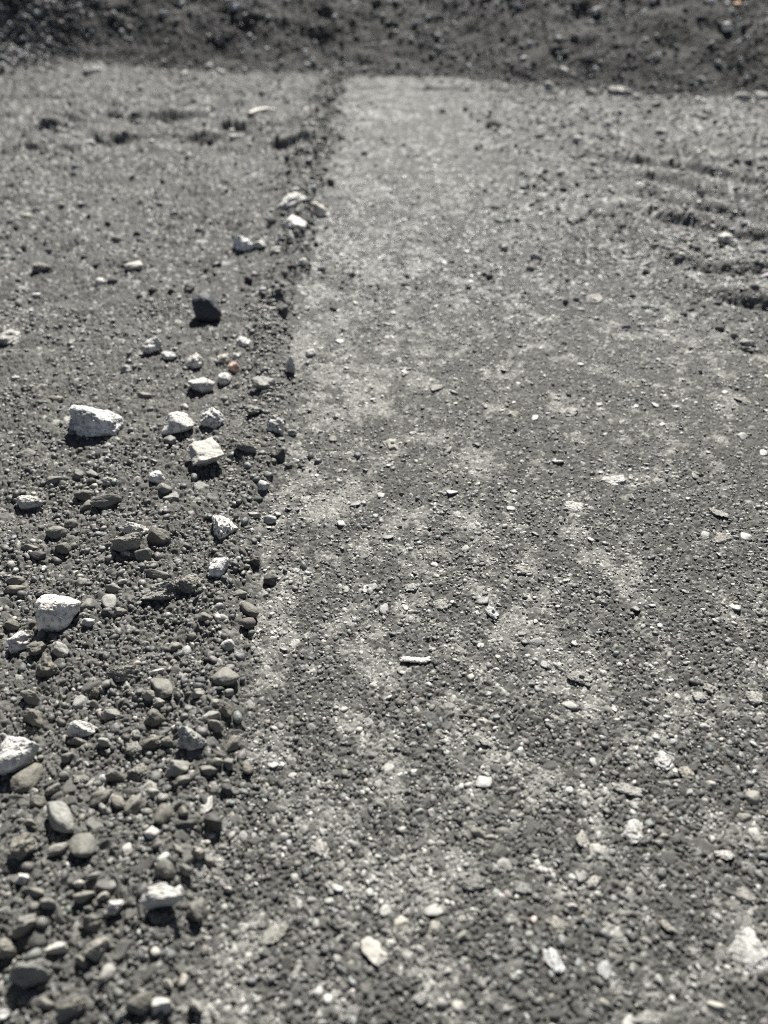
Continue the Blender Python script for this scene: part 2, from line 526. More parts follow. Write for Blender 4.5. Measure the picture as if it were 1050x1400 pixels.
# photo px: x, y, w, h, shape, tone, yaw (degrees, None = any), label or None, short reference or None
ST = [
 (128, 568, 76, 50, 'rough', 'white', 5, 'large jagged white rock with a broken grey front, widest on the gravel', 'jagged white rock'),
 (207, 471, 28, 25, 'rough', 'white', 20, 'white-topped rock with a dark front, standing just behind a small white pebble', 'white-topped dark-faced rock'),
 (230, 486, 20, 12, 'oval', 'white', 10, 'small white pebble touching the white-topped dark-faced rock', None),
 (284, 419, 39, 41, 'blue', 'blue', 0, 'smooth blue black stone standing tall, the only big dark one', 'blue black stone'),
 (172, 504, 14, 13, 'rough', 'pale', None, None, None), (137, 385, 15, 10, 'wedge', 'white', None, 'small white wedge lying alone far left, behind a pale slab', None),
 (58, 365, 24, 14, 'clod', 'light', None, None, None), (12, 460, 34, 36, 'clod', 'pale', 40, 'pale crusted lump at the far left edge of the gravel', 'pale crusted lump'),
 (22, 517, 14, 5, 'flat', 'white', 10, None, None), (183, 363, 24, 11, 'flat', 'pale', 20, None, None), (197, 540, 21, 11, 'oval', 'grey', 0, None, None),
 (35, 620, 27, 15, 'flat', 'grey', 0, None, None), (75, 545, 24, 9, 'flat', 'light', 0, None, None), (50, 404, 12, 8, 'oval', 'pale', None, None, None),
 (258, 394, 15, 14, 'rough', 'dark', None, 'small black stone just behind the tall blue black stone', None), (387, 423, 15, 15, 'rough', 'dark', None, None, None),
 (360, 402, 10, 10, 'rough', 'dark', None, None, None), (414, 362, 14, 11, 'rough', 'white', None, None, None), (401, 364, 10, 10, 'rough', 'dark', None, None, None),  # last one: dark pebble put in for the white neighbour's shadow
 (332, 467, 24, 12, 'wedge', 'white', -30, 'white wedge of stone in front of the tall blue black stone', 'slim white wedge'),
 (265, 493, 23, 20, 'rough', 'white', None, 'knobbly white stone just behind the pitted two-lump stone', None),
 (303, 490, 22, 15, 'rough', 'pale', None, None, None), (323, 487, 13, 8, 'wedge', 'white', None, None, None),
 (320, 501, 17, 15, 'round', 'pink', None, 'pinkish pebble, the only pink one among the white stones', 'pinkish pebble'),
 (276, 525, 36, 24, 'rough', 'white', 15, 'rough white stone with a pitted end, between the pinkish pebble and the white wedge rock', 'pitted two-lump stone'),
 (308, 517, 20, 17, 'round', 'white', None, 'small rounded white stone directly in front of the pinkish pebble', None), (323, 528, 11, 13, 'rough', 'grey', None, None, None),
 (360, 524, 34, 18, 'slab', 'light', -25, 'flat grey slab tilted over a dark hollow near the track edge', 'tilted grey slab'),
 (398, 498, 16, 32, 'spike', 'white', None, 'upright pale-topped stone with a black shadowed foot on the track edge', 'upright edge stone'),
 (425, 482, 14, 10, 'round', 'white', None, 'small white pebble on the track beside the upright edge stone', None),
 (243, 577, 46, 34, 'wedge', 'white', 10, 'smooth white wedge-shaped rock between the jagged white rock and the pitted white rock', 'white wedge rock'),
 (251, 556, 13, 8, 'wedge', 'white', None, None, None),
 (288, 569, 34, 31, 'speck', 'white', 30, 'pitted white rock directly behind the flat-topped slab', 'pitted white rock'),
 (346, 561, 23, 16, 'rough', 'grey', None, None, None),
 (376, 579, 27, 24, 'speck', 'white', -20, 'pitted white stone with a black underside close to the track edge', 'pitted edge stone'),
 (400, 591, 13, 9, 'round', 'white', None, 'tiny white pebble on the track next to the pitted edge stone', None),
 (231, 601, 18, 12, 'oval', 'grey', None, None, None),
 (281, 620, 52, 47, 'slab', 'pale', 15, 'broken slab with a smooth beige top and a black undercut front', 'flat-topped slab'),
 (262, 606, 16, 12, 'rough', 'white', None, None, None),
 (337, 610, 32, 15, 'clod', 'light', None, None, None), (379, 619, 23, 16, 'rough', 'dark', None, 'dark stone in front of the pitted edge stone', None),
 (395, 637, 12, 8, 'rough', 'dark', None, None, None), (412, 637, 11, 7, 'rough', 'dark', None, None, None),
 (38, 686, 44, 21, 'rough', 'white', 5, 'low rough white slab at the far left, in front of the jagged white rock', 'low rough white slab'),
 (214, 652, 20, 19, 'round', 'bright', None, 'bright white rounded pebble leaning on a grey one, left of the flat-topped slab', 'bright round pebble'),
 (224, 667, 22, 15, 'oval', 'grey', None, None, None), (148, 657, 17, 12, 'rough', 'pale', None, None, None), (75, 655, 25, 13, 'flat', 'grey', 15, None, None),
 (105, 648, 20, 12, 'wedge', 'grey', None, None, None), (126, 648, 22, 11, 'flat', 'grey', None, None, None), (125, 659, 14, 12, 'round', 'dark', None, None, None),
 (115, 676, 24, 18, 'oval', 'brown', None, None, None), (145, 684, 42, 19, 'oval', 'grey', 8, 'long flat grey stone beside smaller pebbles, behind the half-white slab', 'long flat grey stone'),
 (118, 691, 16, 12, 'oval', 'grey', None, None, None), (172, 741, 46, 26, 'rough', 'grey', 20, None, None),
 (183, 723, 42, 17, 'rough', 'white', 10, 'half-white slab of rough rock lying on a grey one', 'half-white slab'),
 (215, 731, 35, 23, 'wedge', 'brown', -20, None, None), (97, 716, 19, 13, 'oval', 'grey', None, None, None), (77, 728, 27, 19, 'oval', 'grey', 20, None, None),
 (40, 748, 24, 11, 'oval', 'grey', 0, None, None), (52, 760, 21, 16, 'oval', 'dark', 10, None, None), (41, 756, 8, 7, 'round', 'white', None, None, None),
 (85, 748, 21, 19, 'round', 'brown', None, None, None), (196, 757, 23, 21, 'round', 'grey', None, None, None), (175, 757, 9, 8, 'round', 'white', None, None, None),
 (215, 784, 37, 14, 'flat', 'grey', -5, None, None), (20, 793, 28, 13, 'oval', 'grey', 8, None, None), (20, 806, 31, 15, 'oval', 'grey', 15, None, None),
 (112, 795, 17, 14, 'oval', 'light', 30, None, None), (155, 805, 25, 13, 'oval', 'grey', -10, None, None), (167, 795, 13, 8, 'round', 'pale', None, None, None),
 (149, 823, 21, 27, 'oval', 'light', -70, 'plump oval grey stone standing alone, right of the big white boulder', 'plump oval stone'),
 (121, 826, 16, 19, 'oval', 'grey', 80, None, None), (163, 835, 20, 12, 'wedge', 'light', 30, None, None),
 (78, 833, 65, 62, 'block', 'bright', 25, 'big smooth white boulder sitting whole in view, behind a rough white stone', 'big white boulder'),
 (25, 876, 31, 27, 'rough', 'bright', 35, 'rough white stone in front of the big white boulder by the left edge', 'rough white stone'),
 (16, 853, 23, 19, 'oval', 'brown', None, None, None), (121, 851, 17, 13, 'round', 'pale', None, None, None), (50, 886, 24, 22, 'rough', 'brown', None, None, None),
 (82, 888, 27, 21, 'wedge', 'light', -20, None, None), (60, 912, 33, 32, 'rough', 'brown', None, None, None),
 (214, 806, 56, 44, 'clod', 'light', 10, 'large lumpy clod of cemented gravel, left of another clod', 'large clod'),
 (255, 796, 42, 28, 'clod', 'light', 0, 'smaller grey clod joined to pebbles, between the large clod and the track', 'smaller clod'),
 (306, 716, 39, 47, 'speck', 'bright', 95, 'tall speckled white rock with black pits, alone near the track edge', 'speckled white rock'),
 (360, 663, 19, 14, 'block', 'white', None, 'small white block near the track edge, behind the speckled white rock', 'small white block'),
 (347, 704, 20, 9, 'flat', 'light', None, None, None), (369, 710, 18, 13, 'oval', 'pale', None, None, None),
 (299, 776, 26, 30, 'block', 'bright', None, 'smooth pointed white stone in front of the speckled white rock', 'pointed white stone'),
 (348, 766, 19, 16, 'rough', 'dark', None, None, None), (369, 792, 18, 18, 'round', 'dark', None, 'round dark pebble out on the track edge, beyond the pointed white stone', 'round dark pebble'),
 (340, 834, 25, 25, 'oval', 'brown', -40, None, None), (328, 812, 21, 14, 'flat', 'grey', None, None, None), (280, 843, 21, 18, 'oval', 'brown', None, None, None),
 (311, 881, 19, 20, 'round', 'pale', None, 'small stone with a white top and grey underside, in front of the pointed white stone', 'white-topped pebble'),
 (233, 681, 23, 13, 'flat', 'light', None, None, None), (238, 885, 18, 16, 'oval', 'grey', None, None, None), (262, 870, 15, 12, 'oval', 'grey', None, None, None),
 (308, 926, 30, 32, 'oval', 'grey', 50, 'large smooth oval grey stone on the edge of the track', 'oval edge stone'),
 (222, 937, 24, 42, 'oval', 'grey', -58, 'long smooth sausage-shaped grey stone leaning down towards the front', 'long sausage-shaped stone'),
 (214, 919, 22, 9, 'flat', 'pale', 20, None, None), (204, 950, 27, 14, 'wedge', 'light', 0, None, None), (217, 961, 17, 15, 'rough', 'light', None, None, None),
 (209, 980, 30, 30, 'block', 'brown', 30, 'dark blocky stone with flat faces in front of the sausage-shaped stone', 'dark blocky stone'),
 (270, 948, 20, 15, 'wedge', 'light', None, None, None), (313, 947, 13, 11, 'round', 'light', None, None, None),
 (308, 969, 24, 22, 'block', 'brown', None, None, None), (293, 961, 15, 11, 'wedge', 'light', None, None, None), (287, 978, 28, 20, 'flat', 'light', 20, None, None),
 (294, 992, 24, 18, 'round', 'grey', None, None, None),
 (260, 1010, 43, 31, 'rough', 'pale', -10, 'rough two-tone stone with a chalky white corner, near the track edge', 'two-tone stone'),
 (319, 1016, 19, 27, 'block', 'grey', 80, 'upright blocky grey stone at the edge of the track, beyond the two-tone stone', 'upright block'),
 (229, 1014, 18, 16, 'round', 'grey', None, None, None), (205, 1016, 25, 19, 'oval', 'brown', 30, None, None), (182, 1022, 28, 28, 'clod', 'light', None, None, None),
 (244, 1050, 36, 25, 'wedge', 'light', 15, 'smooth light grey wedge lying in front of the two-tone stone', 'light grey wedge'),
 (249, 1067, 24, 15, 'oval', 'grey', None, None, None), (284, 1053, 24, 16, 'oval', 'grey', None, None, None), (297, 1041, 16, 13, 'round', 'light', None, None, None),
 (313, 1043, 19, 21, 'round', 'grey', None, None, None), (190, 1056, 30, 27, 'clod', 'light', None, None, None), (339, 1052, 16, 19, 'round', 'brown', None, None, None),
 (310, 1079, 18, 17, 'round', 'dark', None, None, None),
 (283, 1101, 17, 31, 'flat', 'pale', 62, 'pale elongated flake leaning on a round dark stone at the track edge', 'pale leaning flake'),
 (291, 1122, 28, 28, 'round', 'dark', None, 'round dark stone carrying the pale leaning flake', None),
 (223, 1113, 26, 35, 'round', 'brown', 80, 'tall rounded dark stone beside the triangular block', 'tall rounded dark stone'),
 (250, 1111, 16, 17, 'round', 'brown', None, None, None), (183, 1099, 24, 36, 'block', 'grey', 70, 'grey triangular block standing against an oval pebble', 'triangular block'),
 (162, 1097, 24, 25, 'oval', 'grey', None, 'oval grey pebble leaning against the triangular block', None), (210, 1085, 18, 16, 'round', 'light', None, None, None),
 (201, 1110, 15, 11, 'wedge', 'light', None, None, None), (208, 1138, 20, 22, 'oval', 'pale', -60, None, None), (243, 1161, 20, 15, 'oval', 'grey', None, None, None),
 (268, 1166, 25, 19, 'rough', 'light', None, None, None), (225, 1187, 30, 30, 'round', 'grey', None, 'smooth ball-like grey stone close to the front, behind the long pale slab', 'ball-like stone'),
 (252, 1188, 23, 19, 'round', 'grey', None, None, None), (287, 1177, 15, 19, 'oval', 'grey', None, None, None), (282, 1152, 14, 10, 'flat', 'pale', None, None, None),
 (20, 1029, 62, 62, 'block', 'bright', 40, 'big bright white boulder cut by the left edge of the picture', 'white boulder at the edge'),
 (110, 995, 45, 26, 'wedge', 'bright', 5, 'bright white egg-like wedge above a flat pebble, right of the white boulder at the edge', 'bright white wedge'),
 (105, 1013, 27, 11, 'oval', 'grey', 0, 'flat oval pebble tucked under the bright white wedge', None),
 (39, 1064, 34, 54, 'oval', 'brown', 62, 'long dark stone leaning towards the white boulder at the edge', 'long leaning dark stone'),
 (46, 978, 33, 31, 'rough', 'brown', -30, None, None), (40, 953, 27, 19, 'block', 'grey', None, None, None),
 (82, 1118, 48, 48, 'oval', 'light', -42, 'big smooth oval grey slab, largest grey stone in front', 'big oval slab'),
 (26, 1156, 38, 46, 'rough', 'grey', 50, 'big rough grey stone near the lower left edge, behind the white cube', 'rough grey lump'),
 (114, 1156, 38, 38, 'oval', 'brown', 50, 'dark oval slab beside the big oval slab', 'dark oval slab'),
 (79, 1161, 28, 19, 'oval', 'light', 25, None, None), (72, 1080, 23, 15, 'oval', 'grey', None, None, None), (50, 1096, 24, 19, 'wedge', 'grey', None, None, None),
 (40, 1124, 21, 13, 'oval', 'grey', -15, None, None), (143, 1014, 19, 15, 'round', 'light', None, None, None), (150, 975, 27, 17, 'wedge', 'light', 20, None, None),
 (146, 934, 13, 19, 'oval', 'grey', 60, None, None), (130, 947, 19, 18, 'rough', 'brown', None, None, None), (129, 962, 15, 12, 'round', 'grey', None, None, None),
 (92, 1035, 17, 16, 'round', 'grey', None, None, None), (158, 1061, 26, 16, 'round', 'grey', None, None, None), (110, 1065, 23, 23, 'clod', 'light', None, None, None),
 (87, 1061, 16, 14, 'round', 'grey', None, None, None), (138, 1090, 32, 23, 'oval', 'grey', 35, None, None), (140, 1105, 17, 12, 'oval', 'light', None, None, None),
 (170, 921, 48, 26, 'clod', 'light', 5, 'flat wide clod of cemented gravel left of the sausage-shaped stone', 'flat wide clod'),
 (30, 1201, 19, 19, 'cube', 'bright', 15, 'small white cube-like stone near the lower left', 'white cube'),
 (174, 1162, 15, 20, 'oval', 'pale', 60, None, None), (46, 1219, 36, 17, 'flat', 'grey', -8, None, None), (65, 1235, 25, 20, 'round', 'grey', None, None, None),
 (115, 1226, 28, 20, 'oval', 'grey', 15, None, None), (127, 1198, 21, 11, 'oval', 'light', None, None, None), (108, 1208, 15, 11, 'round', 'pale', None, None, None),
 (140, 1226, 19, 17, 'rough', 'light', None, None, None), (158, 1239, 24, 23, 'block', 'bright', None, 'small bright white stone left of the long pale slab', 'bright white nugget'),
 (33, 1263, 36, 30, 'rough', 'grey', None, None, None), (125, 1263, 26, 30, 'rough', 'brown', None, None, None),
 (77, 1296, 31, 22, 'oval', 'pale', 8, 'pale oval pebble with a dark shadow in the blurred lower left', 'pale oval pebble'),
 (132, 1296, 37, 35, 'rough', 'light', None, 'rough pale stone next to the pale oval pebble', 'rough pale stone'),
 (40, 1330, 60, 38, 'rough', 'grey', None, 'wide blurred grey stone at the lower left corner', 'wide grey stone'), (112, 1314, 25, 15, 'oval', 'grey', None, None, None),
 (147, 1331, 20, 30, 'oval', 'light', 80, None, None), (190, 1371, 36, 40, 'round', 'brown', None, 'dark round stone at the bottom, against a pale one', 'dark bottom stone'),
 (219, 1376, 32, 38, 'block', 'pale', None, 'pale blocky stone at the bottom, against the dark bottom stone', None),
 (0, 1390, 26, 34, 'rough', 'white', None, 'white stone in the very corner, lower left', None), (5, 1296, 34, 34, 'rough', 'grey', None, None, None),
 (222, 1226, 66, 35, 'slab', 'pale', 8, 'long pale layered slab lying across the gravel near the front', 'long pale slab'),
 (268, 1240, 30, 36, 'rough', 'brown', 70, 'dark ridged stone next to the end of the long pale slab', 'dark ridged stone'),
 (213, 1302, 15, 19, 'round', 'pale', None, None, None), (229, 1345, 18, 15, 'block', 'pale', None, None, None), (250, 1341, 12, 20, 'oval', 'light', 70, None, None),
 (268, 1376, 28, 18, 'rough', 'light', None, None, None), (312, 1216, 13, 11, 'round', 'pale', None, None, None), (166, 1388, 26, 18, 'rough', 'light', None, None, None),
 (95, 1380, 44, 24, 'rough', 'grey', None, None, None), (60, 1372, 30, 20, 'oval', 'grey', None, None, None),
 # white group beside the far track edge
 (404, 260, 11, 9, 'rough', 'white', None, 'smallest and farthest stone of the white cluster by the track edge', None),
 (398, 276, 19, 22, 'rough', 'white', 60, 'middle stone of the white cluster by the track edge', None),
 (403, 300, 34, 20, 'wedge', 'bright', -15, 'largest white stone of the far cluster, a wedge with a black shadow', 'far white wedge'),
 (436, 284, 24, 21, 'wedge', 'white', 30, 'pale pyramid-like stone right on the track edge beside the white cluster', 'pale pyramid stone'),
 (331, 330, 27, 25, 'rough', 'bright', 20, 'bright white lump far off, left of two small pale stones', 'far white lump'),
 (354, 334, 19, 11, 'rough', 'white', None, 'small white stone touching the far white lump', None), (378, 341, 19, 10, 'rough', 'pale', None, 'pale grey stone beside the small white one, near the far white lump', None),
 (418, 335, 11, 13, 'rough', 'light', None, None, None), (451, 247, 13, 8, 'rough', 'dark', None, 'small dark stone on the far track edge, beyond the pale pyramid stone', None),
 (433, 240, 10, 9, 'rough', 'dark', None, None, None), (423, 228, 11, 7, 'rough', 'dark', None, None, None), (448, 214, 9, 7, 'rough', 'dark', None, None, None),
 (462, 150, 9, 6, 'rough', 'dark', None, None, None), (437, 190, 8, 7, 'rough', 'pale', None, None, None), (320, 190, 14, 9, 'rough', 'white', None, 'small white stone in the far left ruts', 'far rut stone'),
 (282, 193, 20, 12, 'clod', 'dark', None, None, None), (125, 195, 12, 8, 'rough', 'white', None, None, None), (315, 168, 10, 9, 'rough', 'pale', None, None, None),
 (230, 117, 10, 7, 'rough', 'white', None, None, None), (130, 94, 17, 10, 'rough', 'white', -20, 'white stone at the foot of the bank beside the dark heap', 'bank-foot white stone'),
 (119, 99, 12, 9, 'rough', 'white', None, 'small white stone touching the white one at the foot of the bank', None),
 (207, 98, 10, 7, 'rough', 'pale', None, None, None), (252, 100, 12, 7, 'rough', 'pale', None, None, None), (225, 88, 9, 7, 'rough', 'light', None, None, None),
 (302, 97, 14, 9, 'rough', 'pale', None, None, None), (335, 97, 8, 8, 'rough', 'pale', None, None, None), (286, 92, 12, 9, 'rough', 'pale', None, None, None),
 # far right part of the track and the foot of the bank
 (738, 184, 21, 9, 'rough', 'dark', 0, 'flat dark stone alone on the far pale track', 'flat dark far stone'), (790, 193, 14, 9, 'rough', 'white', None, None, None),
 (605, 151, 11, 8, 'rough', 'dark', None, 'tiny dark stone on the far end of the smooth track', 'tiny dark far stone'), (680, 168, 24, 9, 'clod', 'dark', 0, None, None),
 (898, 142, 15, 9, 'rough', 'dark', None, None, None), (905, 180, 20, 11, 'rough', 'pale', None, None, None), (846, 124, 30, 13, 'rough', 'pale', 0, 'long low stone with a pale top at the foot of the bank', 'low bank-foot stone'),
 (808, 124, 18, 15, 'rough', 'light', None, None, None), (797, 114, 11, 13, 'rough', 'dark', None, None, None), (751, 118, 16, 15, 'rough', 'pale', None, 'round stone with a white top at the near end of the bank foot', 'white-topped bank stone'),
 (1015, 131, 24, 11, 'rough', 'white', 0, None, None), (1042, 131, 24, 13, 'rough', 'pale', 0, None, None), (958, 137, 18, 9, 'rough', 'white', None, None, None),
 (870, 132, 12, 9, 'rough', 'dark', None, None, None), (897, 82, 16, 17, 'rough', 'white', None, 'white-topped stone halfway up the dark bank', 'mid-bank white stone'),
 (993, 40, 18, 11, 'rough', 'bright', None, 'bright white stone high on the bank, below the orange one', 'high white stone'), (815, 21, 18, 11, 'rough', 'pale', None, None, None),
 (785, 55, 14, 17, 'rough', 'dark', None, None, None), (763, 56, 12, 10, 'rough', 'pale', None, None, None), (957, 112, 14, 12, 'rough', 'pale', None, None, None),
 (892, 5, 12, 8, 'rough', 'white', None, None, None), (881, 16, 8, 8, 'rough', 'white', None, None, None), (1008, 9, 13, 13, 'rough', 'orange', None, 'small orange stone at the top of the bank, the only orange one', 'orange stone'),
 (1000, 18, 12, 7, 'rough', 'pale', None, None, None), (323, 13, 17, 16, 'rough', 'lilac', None, 'bluish pale stone near the top of the bank', 'bluish bank stone'), (312, 4, 10, 7, 'rough', 'white', None, None, None),
 (708, 12, 14, 16, 'rough', 'lilac', None, 'bluish pale stone at the top of the bank, farther along than its twin', None), (512, 6, 26, 16, 'rough', 'dark', None, 'black stone standing in for a dark hollow, top of the bank above the track', 'dark bank hollow stand-in'),  # the black stone is put in for a dark hollow in the bank
 (540, 5, 14, 10, 'rough', 'dark', None, None, None), (70, 6, 18, 7, 'flat', 'bright', 20, 'white sliver of stone on the dark heap', 'white sliver'), (35, 57, 13, 8, 'rough', 'pale', None, None, None),
 (22, 70, 10, 9, 'rough', 'pale', None, None, None), (82, 67, 11, 8, 'rough', 'pale', None, None, None), (45, 16, 14, 9, 'rough', 'light', None, None, None),
 (30, 40, 12, 16, 'rough', 'light', None, None, None), (60, 40, 16, 10, 'rough', 'grey', None, None, None), (10, 55, 14, 10, 'rough', 'grey', None, None, None),
 (458, 26, 10, 8, 'rough', 'pale', None, None, None), (820, 90, 9, 8, 'rough', 'pale', None, None, None), (982, 90, 12, 10, 'rough', 'pale', None, None, None),
 (771, 98, 14, 9, 'rough', 'pale', None, None, None), (834, 40, 9, 8, 'rough', 'pale', None, None, None), (882, 58, 10, 7, 'rough', 'light', None, None, None),
 # stones pressed into the track
 (785, 692, 32, 15, 'chip', 'white', 5, 'pale flat oval stone pressed into the middle of the track', 'pale oval flake'), (840, 655, 40, 18, 'chip', 'white', 20, 'long crushed pale flake behind the pale oval flake', 'long pale flake'),
 (982, 702, 25, 17, 'chip', 'pale', None, None, None), (985, 736, 31, 14, 'chip', 'light', None, None, None), (713, 779, 28, 14, 'chip', 'pale', 10, 'pale lens-shaped stone pressed into the track', 'pale lens stone'),
 (563, 803, 21, 12, 'chip', 'pale', None, None, None), (602, 827, 20, 15, 'chip', 'pale', None, None, None), (673, 838, 18, 23, 'chip', 'white', None, 'crushed white stone with a small hole, behind the wooden splinter', 'crushed holed stone'),
 (688, 802, 11, 11, 'round', 'white', None, None, None), (535, 607, 20, 18, 'chip', 'pale', None, 'pale flake with a black pit, far along the track', 'pitted pale flake'), (776, 560, 30, 18, 'chip', 'pale', None, None, None),
 (848, 460, 28, 11, 'chip', 'pale', 12, 'thin pale flake well up the track', 'thin pale flake'), (813, 406, 24, 12, 'chip', 'white', 0, 'cream flat flake far up the track', 'cream far flake'),
 (596, 530, 17, 17, 'chip', 'pale', None, None, None), (882, 361, 14, 12, 'chip', 'pale', None, None, None), (690, 338, 11, 9, 'rough', 'white', None, None, None),
 (546, 492, 11, 9, 'round', 'white', None, None, None), (663, 1015, 19, 18, 'chip', 'pale', None, None, None), (586, 935, 12, 11, 'round', 'light', None, None, None),
 (992, 326, 22, 15, 'rough', 'white', -30, 'pale stone on the tyre ridges', 'ridge stone'), (1022, 468, 22, 9, 'rough', 'pale', None, None, None), (1022, 476, 20, 8, 'rough', 'dark', None, None, None),
 (793, 927, 35, 21, 'chip', 'pale', -15, 'pale crushed stone with a black pit, between the splinter and the white flake', 'black-pitted flake'), (971, 941, 19, 15, 'chip', 'pale', None, None, None),
 (956, 953, 18, 14, 'chip', 'pale', None, None, None), (963, 993, 16, 15, 'block', 'pale', None, None, None), (1031, 954, 24, 23, 'chip', 'pale', None, None, None),
 (916, 958, 17, 19, 'chip', 'light', None, None, None), (907, 1040, 31, 27, 'chip', 'white', 30, 'bright flat white flake, brightest one pressed into the right half of the track', 'flat white flake'),
 (939, 1057, 19, 24, 'chip', 'pale', -60, None, None), (857, 1080, 42, 17, 'chip', 'pale', -8, None, None), (974, 1072, 18, 16, 'round', 'light', None, None, None),
 (865, 1136, 33, 43, 'chip', 'white', 80, 'big cracked pale stone pressed into the track in front of the flat white flake', 'cracked pale stone'),
 (796, 1147, 20, 30, 'chip', 'pale', 80, None, None), (815, 1162, 21, 27, 'oval', 'light', 80, None, None), (990, 1170, 27, 14, 'chip', 'white', 5, 'white lens of stone at the right side, near the front', 'white lens'),
 (1030, 1088, 27, 30, 'round', 'grey', None, None, None), (1033, 1141, 19, 25, 'oval', 'light', 80, None, None), (1018, 1119, 21, 20, 'round', 'grey', None, None, None),
 (812, 1206, 23, 22, 'chip', 'pale', None, None, None), (780, 1238, 21, 23, 'rough', 'light', None, None, None), (652, 1206, 42, 22, 'chip', 'light', 0, None, None),
 (715, 1216, 27, 20, 'chip', 'light', None, None, None), (757, 1313, 25, 44, 'chip', 'bright', -75, 'bright crushed white streak of stone near the bottom, left of a twin', 'bright crushed streak'),
 (827, 1325, 21, 31, 'chip', 'white', 60, 'smaller bright crushed stone near the bottom, beside the bright crushed streak', 'smaller bright crush'),
 (1027, 1304, 64, 72, 'chip', 'bright', 30, 'largest pale stone on the right, blurred, cut by the picture edge', 'largest pale stone'), (910, 1266, 21, 30, 'chip', 'light', None, None, None),
 (632, 1278, 21, 18, 'round', 'grey', None, None, None), (625, 1373, 19, 28, 'oval', 'pale', 80, None, None), (760, 1266, 31, 25, 'chip', 'light', None, None, None),
 (1020, 1225, 29, 23, 'chip', 'pale', None, None, None), (575, 1366, 22, 14, 'chip', 'pale', None, None, None), (885, 1394, 50, 22, 'chip', 'pale', None, None, None),
 (437, 1163, 27, 25, 'chip', 'pale', None, 'pale square flake pressed into the track, left of centre near the front', 'pale square flake'), (376, 1276, 42, 24, 'chip', 'light', 30, 'flat grey stone with one straight dark edge, near the bottom of the track', 'straight-edged stone'),
 (511, 1300, 30, 52, 'slab', 'pale', -55, 'long pale slab standing out of the track near the bottom', 'long track slab'), (547, 1263, 23, 34, 'oval', 'light', 70, 'upright oval stone beside the long track slab', 'upright oval'),
 (527, 1243, 15, 24, 'oval', 'pale', 75, None, None), (594, 1268, 15, 28, 'wedge', 'grey', 75, None, None), (655, 1138, 27, 20, 'round', 'grey', None, 'smooth grey stone half sunk in the middle of the track, near the front', 'half-sunk grey stone'),
 (670, 1145, 16, 14, 'round', 'grey', None, None, None), (980, 1376, 26, 22, 'round', 'light', None, None, None), (620, 955, 10, 18, 'oval', 'light', 75, None, None), (570, 970, 9, 17, 'oval', 'light', -70, None, None),
 (700, 565, 18, 12, 'wedge', 'light', -20, 'grey arrowhead-shaped stone with a dark tip, far along the track', 'arrowhead stone'), (660, 985, 16, 20, 'wedge', 'light', 60, None, None),
 (455, 600, 12, 8, 'chip', 'pale', None, None, None), (880, 1000, 14, 12, 'round', 'grey', None, None, None), (700, 1080, 16, 13, 'round', 'grey', None, None, None),
]


